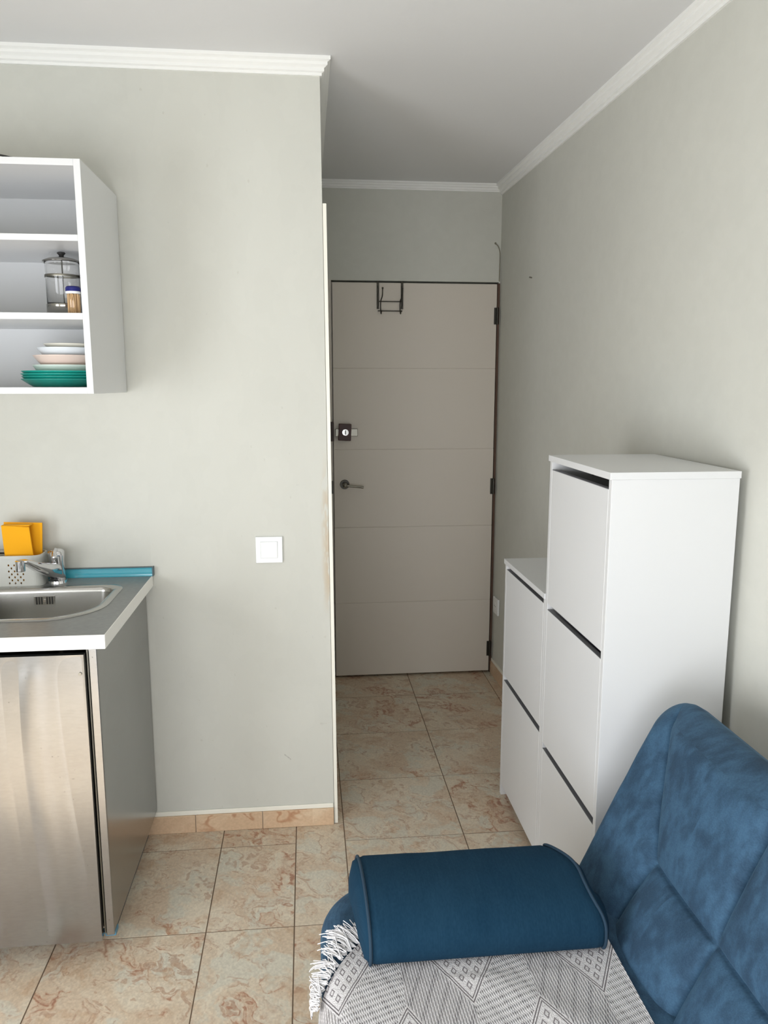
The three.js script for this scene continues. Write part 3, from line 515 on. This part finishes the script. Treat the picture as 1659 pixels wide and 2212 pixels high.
part('latch', cyl(0.006, 0.006, 0, 0.006, 0, 0, 14).rotateZ(Math.PI / 2).translate(-0.118, 1.278, 0.02), M.dark, tall, 'small black latch in the top gap');
shoeCabinet('low white shoe cabinet with two tilting fronts between the tall one and the entrance door', 0.694, -2.605, -2.142, 0.893, [[0.045, 0.448], [0.467, 0.858]]);

// ------------------------------------------------------------------ sofa bed
const velvetMap = tex(512, 512, (u, v) => {
  const a = fbm(u * 7, v * 7, 5, 7), b = fbm(u * 30, v * 18, 4, 0), f = vnoise(u * 256, v * 256, 256);
  const k = sstep(0.3, 0.72, 0.5 * a + 0.5 * b); let c = mix3([32, 61, 84], [52, 86, 112], k);
  const g = (f - 0.5) * 12; return [c[0] + g, c[1] + g, c[2] + g];
}); velvetMap.repeat.set(2.4, 2.4);
const velvetBump = tex(256, 256, (u, v) => { const n = 255 * fbm(u * 64, v * 64, 3, 64); return [n, n, n]; }, false); velvetBump.repeat.set(10, 10);
M.velvet = new THREE.MeshPhysicalMaterial({ map: velvetMap, bumpMap: velvetBump, bumpScale: 0.0004, roughness: 0.85, sheen: 1, sheenRoughness: 0.34, sheenColor: new THREE.Color().setRGB(0.13, 0.27, 0.38) });
const shadedRibMap = tex(512, 256, (u, v) => { const n = (vnoise(u * 256, v * 8) - 0.5) * 3 + (vnoise(u * 256, v * 128) - 0.5) * 6 + (fbm(u * 12, v * 6, 3) - 0.5) * 7; return [24 + n, 53 + n, 73 + n]; }); shadedRibMap.repeat.set(2, 2);  // fine rib; sofa blue made darker, shade of the bolster painted into the colour
M.ribbed = new THREE.MeshPhysicalMaterial({ map: shadedRibMap, roughness: 1, specularIntensity: 0.25 });
M.piping = new THREE.MeshStandardMaterial({ color: 0x1b3446, roughness: 0.9 });
const SEAT = 0.418, SX0 = 0.012, SX1 = 0.66, SZ0 = -1.565, SZ1 = 0.28;
{
  const s = thing('sofa_bed', 'blue velvet click-clack sofa bed with tufted backrest against the right wall', 'sofa', [0.4, 0, -0.65]);
  // seat: rounded plan, rounded upper edge
  const sh = new THREE.Shape(), r = 0.09, ins = 0.05, x0 = SX0 + ins - 0.4, x1 = SX1 - ins - 0.4, z0 = SZ0 + ins + 0.65, z1 = SZ1 - ins + 0.65;
  sh.moveTo(x0 + r, -z1); sh.lineTo(x1 - r, -z1); sh.absarc(x1 - r, -z1 + r, r, -Math.PI / 2, 0); sh.lineTo(x1, -z0 - r); sh.absarc(x1 - r, -z0 - r, r, 0, Math.PI / 2); sh.lineTo(x0 + r, -z0); sh.absarc(x0 + r, -z0 - r, r, Math.PI / 2, Math.PI); sh.lineTo(x0, -z1 + r); sh.absarc(x0 + r, -z1 + r, r, Math.PI, 1.5 * Math.PI);
  let g = new THREE.ExtrudeGeometry(sh, { depth: 0.09, bevelEnabled: true, bevelSize: ins, bevelThickness: 0.05, bevelSegments: 8, curveSegments: 12 });
  g.rotateX(-Math.PI / 2); g.translate(0, SEAT - 0.14, 0); g = metreUV(g);
  part('seat', g, M.velvet, s);
  part('base_frame', box(-0.3, 0.3, 0.14, 0.235, -0.82, 0.84, 0.01), M.dark, s, 'dark base frame');
  for (const [x, z] of [[-0.27, -0.78], [0.27, -0.78], [-0.27, 0.78], [0.27, 0.78]]) part('leg', cyl(0.018, 0.026, 0, 0.145, x, z, 20), M.dark, s);
  // backrest: tufted slab; u along z, v up the slope
  const U0 = -1.588, U1 = 0.3, V0 = -0.14, V1 = 0.468, sl = Math.atan(0.45), vx = Math.sin(sl), vy = Math.cos(sl), nx = -Math.cos(sl), ny = Math.sin(sl);
  const rc = 0.085;
  const nodes = [-1.347, -1.116, -0.885, -0.654, -0.423, -0.192, 0.039];
  const seamZ = (k, v) => k === 0 ? nodes[0] - Math.max(0, v - 0.17) * 0.62 - Math.max(0, 0.17 - v) * 0.12 : nodes[k];
  const inset = (u, v) => { // signed distance to the rounded outline
    const px = Math.abs(u - (U0 + U1) / 2) - (U1 - U0) / 2 + rc, py = Math.abs(v - (V0 + V1) / 2) - (V1 - V0) / 2 + rc;
    return -(Math.hypot(Math.max(px, 0), Math.max(py, 0)) + Math.min(Math.max(px, py), 0) - rc);
  };
  const puff = (u, v) => {
    let d1 = 9; for (let k = 0; k < nodes.length; k++) d1 = Math.min(d1, Math.abs(u - seamZ(k, v)) );
    const d2 = Math.min(Math.abs(v - 0.17), Math.abs(v + 0.07));
    const out = sstep(0.006, -0.02, u - seamZ(0, v)), f = (d) => 1 - Math.exp(-Math.pow(d / 0.034, 0.72)), c = (d) => Math.exp(-(d / 0.0035) * (d / 0.0035));
    return f(d1) * mix(f(d2), 0.86, out) - 0.11 * Math.max(c(d1), c(d2) * (1 - out));
  };
  const NU = 720, NV = 236, pos = [], uv = [], idx = [];
  const side = (front) => {
    const base = pos.length / 3;
    for (let j = 0; j <= NV; j++) for (let i = 0; i <= NU; i++) {
      // warp the grid towards the outline so that it is well sampled there
      let u = mix(U0, U1, i / NU), v = mix(V0, V1, j / NV);
      // clamp corner samples onto the rounded outline
      const cu = Math.min(Math.max(u, U0 + rc), U1 - rc), cv = Math.min(Math.max(v, V0 + rc), V1 - rc), du = u - cu, dv = v - cv, dd = Math.hypot(du, dv), mm = Math.max(Math.abs(du), Math.abs(dv));
      if (dd > 1e-9) { u = cu + du / dd * mm; v = cv + dv / dd * mm; }
      const e = Math.max(0, inset(u, v)), R = front ? 0.075 : 0.06, T = front ? 0.05 : 0.075;
      const q = Math.min(1, e / R); let d = T * Math.sqrt(Math.max(0, 1 - (1 - q) * (1 - q)));
      if (front) d += 0.042 * puff(u, v) * sstep(0.0, 0.07, e) - 0.012 * sstep(0, 0.05, e) + (fbm(u * 9 + 40, v * 9 + 40, 3) - 0.5) * 0.004 * q;
      const o = (front ? d : -d) - 0.045;
      pos.push(0.61 + v * vx + nx * o - 0.4, 0.4 + v * vy + ny * o, u + 0.65); uv.push(u, v);
    }
    for (let j = 0; j < NV; j++) for (let i = 0; i < NU; i++) { const a = base + j * (NU + 1) + i, b = a + 1, c = a + NU + 1, d = c + 1; front ? idx.push(a, b, c, b, d, c) : idx.push(a, c, b, b, c, d); }
  };
  side(true); side(false);
  const bg = new THREE.BufferGeometry(); bg.setAttribute('position', new THREE.Float32BufferAttribute(pos, 3)); bg.setAttribute('uv', new THREE.Float32BufferAttribute(uv, 2)); bg.setIndex(idx); bg.computeVertexNormals();
  part('backrest', bg, M.velvet, s, 'tufted blue velvet backrest');
}
// ------------------------------------------------------------------ throw
const THROW_Y = SEAT + 0.004;
{
  // printed and knitted pattern: one period 0.238 m by 0.48 m
  const PX = 0.238, PZ = 0.62, HW = 0.086, HH = 0.155, W = 512, H = 1280;
  const field = (u, v) => { // -> {dark, bump}
    const x = u * PX, z = v * PZ; let dark = 0, bump = 0.5, inD = false;
    for (const [cx_, cz] of [[0, 0], [PX, 0], [0, PZ], [PX, PZ], [PX / 2, PZ / 2]]) {
      const dx = Math.abs(x - cx_), dz = Math.abs(z - cz), q = dx / HW + dz / HH;        // 1 on the outline
      if (q < 1.04) {
        inD = true; const a1 = (x - cx_) / HW + (z - cz) / HH, b1 = (x - cx_) / HW - (z - cz) / HH, e = (1 - q) * 0.075;                                                   // metres in from the outline
        if (Math.abs(e - 0.001) < 0.0009) dark = Math.max(dark, 0.85); if (Math.abs(e - 0.0055) < 0.0008) dark = Math.max(dark, 0.8);
        if (Math.max(Math.abs(a1), Math.abs(b1)) < 0.87) {                                                                        // grid of small hollow squares along the diagonals
          const a = ((x - cx_) / HW + (z - cz) / HH) / 0.87, b = ((x - cx_) / HW - (z - cz) / HH) / 0.87, n = 7, fa = Math.abs(((a * n / 2 + 50.5) % 1) - 0.5), fb = Math.abs(((b * n / 2 + 50.5) % 1) - 0.5), m = Math.max(fa, fb);
          if (m > 0.16 && m < 0.27) dark = Math.max(dark, 0.62);
        }
        bump = 0.5 + 0.25 * (vnoise(u * 200, v * 400) - 0.5);
      }
    }
    if (!inD) { // zigzag knit with openwork lines
      const zig = Math.abs(((x / (PX / 2)) % 2) - 1) * PZ / 2, k = z + zig * 1.0;
      const row = k / 0.0115, st = (x + (Math.floor(row) % 2) * 0.0022) / 0.0046;
      const cr = Math.sin(row * Math.PI * 2), cs = Math.sin(st * Math.PI * 2 + row * 2.2);
      bump = 0.5 + 0.28 * cr * 0.6 + 0.3 * cs * 0.8;
      const band = ((k % (PZ / 8)) + PZ / 8) % (PZ / 8), open = band < 0.02 ? 1 : 0;
      if (cs < -0.45 && cr < 0.2) dark = 0.34 + 0.3 * open;
      if (open) bump += 0.12 * cs;
      dark *= 0.75 + 0.5 * vnoise(u * 60, v * 120);
    }
    return { dark, bump };
  };
  const tm = tex(W, H, (u, v) => { const f = field(u, v), n = (vnoise(u * 256, v * 512) - 0.5) * 14; const c = mix3([212, 209, 209], [80, 73, 76], Math.min(1, f.dark)); return [c[0] + n, c[1] + n, c[2] + n]; });
  const bm = tex(W, H, (u, v) => { const f = field(u, v), n = Math.max(0, Math.min(255, 255 * f.bump * (1 - 0.3 * f.dark))); return [n, n, n]; }, false);
  const knit = new THREE.MeshPhysicalMaterial({ map: tm, bumpMap: bm, bumpScale: 0.004, roughness: 0.95, sheen: 0.3, sheenRoughness: 0.6, sheenColor: new THREE.Color(0.2, 0.2, 0.2) });
  const t = thing('throw_blanket', 'white knitted throw with printed grey diamonds and fringe spread over the sofa seat', 'throw', [0.3, THROW_Y, -0.6]);
  // path across the seat: s = 0 at the backrest, goes left over the rounded front edge and hangs
  const S = 0.86, NS = 130, NT = 190, rad = 0.055, xe = SX0 + 0.05;
  const across = (s) => { const x = 0.575 - s; if (x > xe) return [x, 0, 0, 1]; const a = (xe - x) / rad; if (a < Math.PI / 2) return [xe - rad * Math.sin(a), -rad * (1 - Math.cos(a)), -Math.sin(a), Math.cos(a)]; return [xe - rad, -rad - (xe - x - rad * Math.PI / 2), -1, 0]; };
  const farEdge = (s) => { const x = 0.575 - s; return -1.40 + (x < 0.14 ? Math.min(0.42, (0.14 - x) * 1.15) : 0) + 0.004 * Math.sin(s * 60); };
  const pos = [], uv = [], idx = [];
  const pt = (s, q) => {
    const z = mix(farEdge(s), 0.2, q), [x, y, nx_, ny_] = across(s);
    const fold = 0.006 * (fbm(s * 7 + 3, z * 6 + 20, 3) - 0.35) + 0.004 * Math.max(0, Math.sin((s * 0.8 + z) * 17)) ** 3;
    const d = 0.002 + Math.max(0, fold) * (z > -1.24 ? 1 : 0.1);
    return [x + nx_ * d, y + ny_ * d, z];
  };
  for (let j = 0; j <= NT; j++) for (let i = 0; i <= NS; i++) { const s = S * i / NS, [x, y, z] = pt(s, j / NT); pos.push(x - 0.3, y, z + 0.6); uv.push((0.575 - s - 0.04 + PX * 5) / PX, (z + 1.175 + HH + PZ * 4) / PZ); }
  for (let j = 0; j < NT; j++) for (let i = 0; i < NS; i++) { const a = j * (NS + 1) + i, b = a + 1, c = a + NS + 1, d = c + 1; idx.push(a, b, c, b, d, c); }
  const up = pos.length / 3; // underside, 3 mm below
  for (let i = 0; i < up; i++) { const s = S * (i % (NS + 1)) / NS, [, , nx_, ny_] = across(s); pos.push(pos[3 * i] - nx_ * 0.003, pos[3 * i + 1] - ny_ * 0.003, pos[3 * i + 2]); uv.push(uv[2 * i], uv[2 * i + 1]); }
  const top = idx.slice(); for (let i = 0; i < top.length; i += 3) idx.push(up + top[i], up + top[i + 2], up + top[i + 1]);
  const rim = (a, b) => idx.push(a, a + up, b, b, a + up, b + up);
  for (let i = 0; i < NS; i++) { rim(i + 1, i); rim(NT * (NS + 1) + i, NT * (NS + 1) + i + 1); }
  for (let j = 0; j < NT; j++) { rim(j * (NS + 1), (j + 1) * (NS + 1)); rim((j + 1) * (NS + 1) + NS, j * (NS + 1) + NS); }
  const g = new THREE.BufferGeometry(); g.setAttribute('position', new THREE.Float32BufferAttribute(pos, 3)); g.setAttribute('uv', new THREE.Float32BufferAttribute(uv, 2)); g.setIndex(idx); g.computeVertexNormals();
  const km = knit; km.side = THREE.DoubleSide; part('fabric', g, km, t);
  // fringe: tassels of several yarns along the far edge
  const yarn = [];
  for (let s = 0.482; s < S; s += 0.0085) {
    const [px, py, pz] = pt(s, 0), [, , nx_, ny_] = across(s), x = 0.575 - s, hang = x < -0.03;
    const bend = (rnd() - 0.5) * 1.0, L0 = 0.052 + rnd() * 0.026;
    for (let k = 0; k < 16; k++) {
      const l = L0 * (0.7 + rnd() * 0.5), off = (rnd() - 0.5) * 0.008, fan = (rnd() - 0.5) * 0.6, lift = 0.002 + rnd() * 0.009, cur = (rnd() - 0.5) * 0.012;
      const dx = (x < 0.14 ? -0.62 : -0.1) + bend * 0.6 + fan, dz = -0.75 + bend * 0.25 - fan * 0.4;
      const P = (f) => {
        let X = px + off + dx * l * f, Y = py + 0.002 + lift * Math.sin(f * 2.8), Z = pz + dz * l * f + cur * f * f;
        if (hang) { X = px - 0.003 - lift * 0.9 * Math.sin(f * 2.4) - 0.006 * f; Y = py - l * f * 0.85; Z = pz + off + (dz * 0.45 + bend * 0.3) * l * f + cur * f * f; }
        else if (X < xe) { const a = Math.min(1.45, (xe - X) / rad); Y = -rad * (1 - Math.cos(a)) - Math.max(0, (xe - X) - rad * 1.45) * 1.2 + 0.003 + lift; X = Math.max(X, xe - rad * Math.sin(a) - 0.012 - lift * 0.6); }
        else Y = Math.max(Y, 0.0015);
        return [X - 0.3, Y, Z + 0.6];
      };
      yarn.push(new THREE.TubeGeometry(new THREE.CatmullRomCurve3([0, 0.33, 0.66, 1].map((f) => new THREE.Vector3(...P(f)))), 6, 0.001, 4));
    }
  }
  const fr = part('fringe', join(...yarn), new THREE.MeshStandardMaterial({ color: 0xeae8e8, roughness: 0.95 }), t, 'white yarn fringe'); fr.userData.kind = 'stuff';
}
// ------------------------------------------------------------------ bolster
{
  const b = thing('bolster_cushion', 'blue bolster cushion, its colour darkened with painted shade, lying across the far end of the sofa seat', 'cushion', [0.325, THROW_Y + 0.003, -1.385]);
  // profile (z, y) counter-clockwise seen from +x, relative to the base
  const P = [[0.11, 0.006], [0.122, 0.03], [0.115, 0.062], [0.085, 0.09], [0.03, 0.109], [-0.03, 0.112], [-0.085, 0.1], [-0.115, 0.075], [-0.125, 0.04], [-0.112, 0.008], [-0.05, 0.005], [0.05, 0.005]];
  const curve = new THREE.CatmullRomCurve3(P.map(([z, y]) => new THREE.Vector3(0, y, z)), true), K = 96, prof = curve.getSpacedPoints(K).slice(0, K);
  const xl = (z) => -0.226 + 0.006 * z / 0.12, xr = (z, y) => 0.226 - 0.045 * sstep(0.02, -0.13, z) - 0.02 * sstep(0.06, 0.11, y) ;
  const NX = 80, pos = [], uv = [], idx = [];
  for (let i = 0; i <= NX; i++) { const f = i / NX, sag = 1 - 0.035 * Math.sin(Math.PI * f) * 0; prof.forEach((p, k) => { const x = mix(xl(p.z), xr(p.z, p.y), f), n = (fbm(x * 14 + 9, k * 0.12, 3) - 0.5) * 0.003; const w = Math.min(f, 1 - f) < 0.02 ? 0.985 : 1; pos.push(x, Math.max(0.004, (p.y * w + n * (p.y > 0.02 ? 1 : 0))), p.z * w); uv.push(x, k / K * 0.6); }); }
  for (let i = 0; i < NX; i++) for (let k = 0; k < K; k++) { const a = i * K + k, b2 = i * K + (k + 1) % K; idx.push(a, a + K, b2, b2, a + K, b2 + K); }
  for (const e of [0, 1]) { // domed ends
    const c0 = pos.length / 3, out = e ? 1 : -1; let prev = e ? NX * K : 0;
    for (const [sc, bul] of [[0.9, 0.012], [0.6, 0.02], [0.25, 0.023]]) { const st = pos.length / 3; prof.forEach((p) => { const x = e ? xr(p.z, p.y) : xl(p.z); pos.push(x + out * bul, 0.055 + (p.y - 0.055) * sc, p.z * sc); uv.push(p.z, p.y); }); for (let k = 0; k < K; k++) { const a = prev + k, n2 = prev + (k + 1) % K, c = st + k, d = st + (k + 1) % K; e ? idx.push(a, c, n2, n2, c, d) : idx.push(a, n2, c, n2, d, c); } prev = st; }
    const m = pos.length / 3; pos.push((e ? 0.2 : -0.226) + out * 0.024, 0.055, 0); uv.push(0, 0); for (let k = 0; k < K; k++) e ? idx.push(prev + k, m, prev + (k + 1) % K) : idx.push(prev + k, prev + (k + 1) % K, m);
  }
  const g = new THREE.BufferGeometry(); g.setAttribute('position', new THREE.Float32BufferAttribute(pos, 3)); g.setAttribute('uv', new THREE.Float32BufferAttribute(uv, 2)); g.setIndex(idx); g.computeVertexNormals();
  part('cover', g, M.ribbed, b, 'smooth fine-ribbed blue cover darkened with painted shade');
  for (const e of [0, 1]) part('piping', new THREE.TubeGeometry(new THREE.CatmullRomCurve3(prof.filter((_, i) => i % 3 === 0).map((p) => new THREE.Vector3(e ? xr(p.z, p.y) + 0.002 : xl(p.z) - 0.002, Math.max(0.005, p.y), p.z)), true), 140, 0.0032, 8, true), M.piping, b, 'dark blue piping');
}
shadow(scene);
renderer.render(scene, camera);
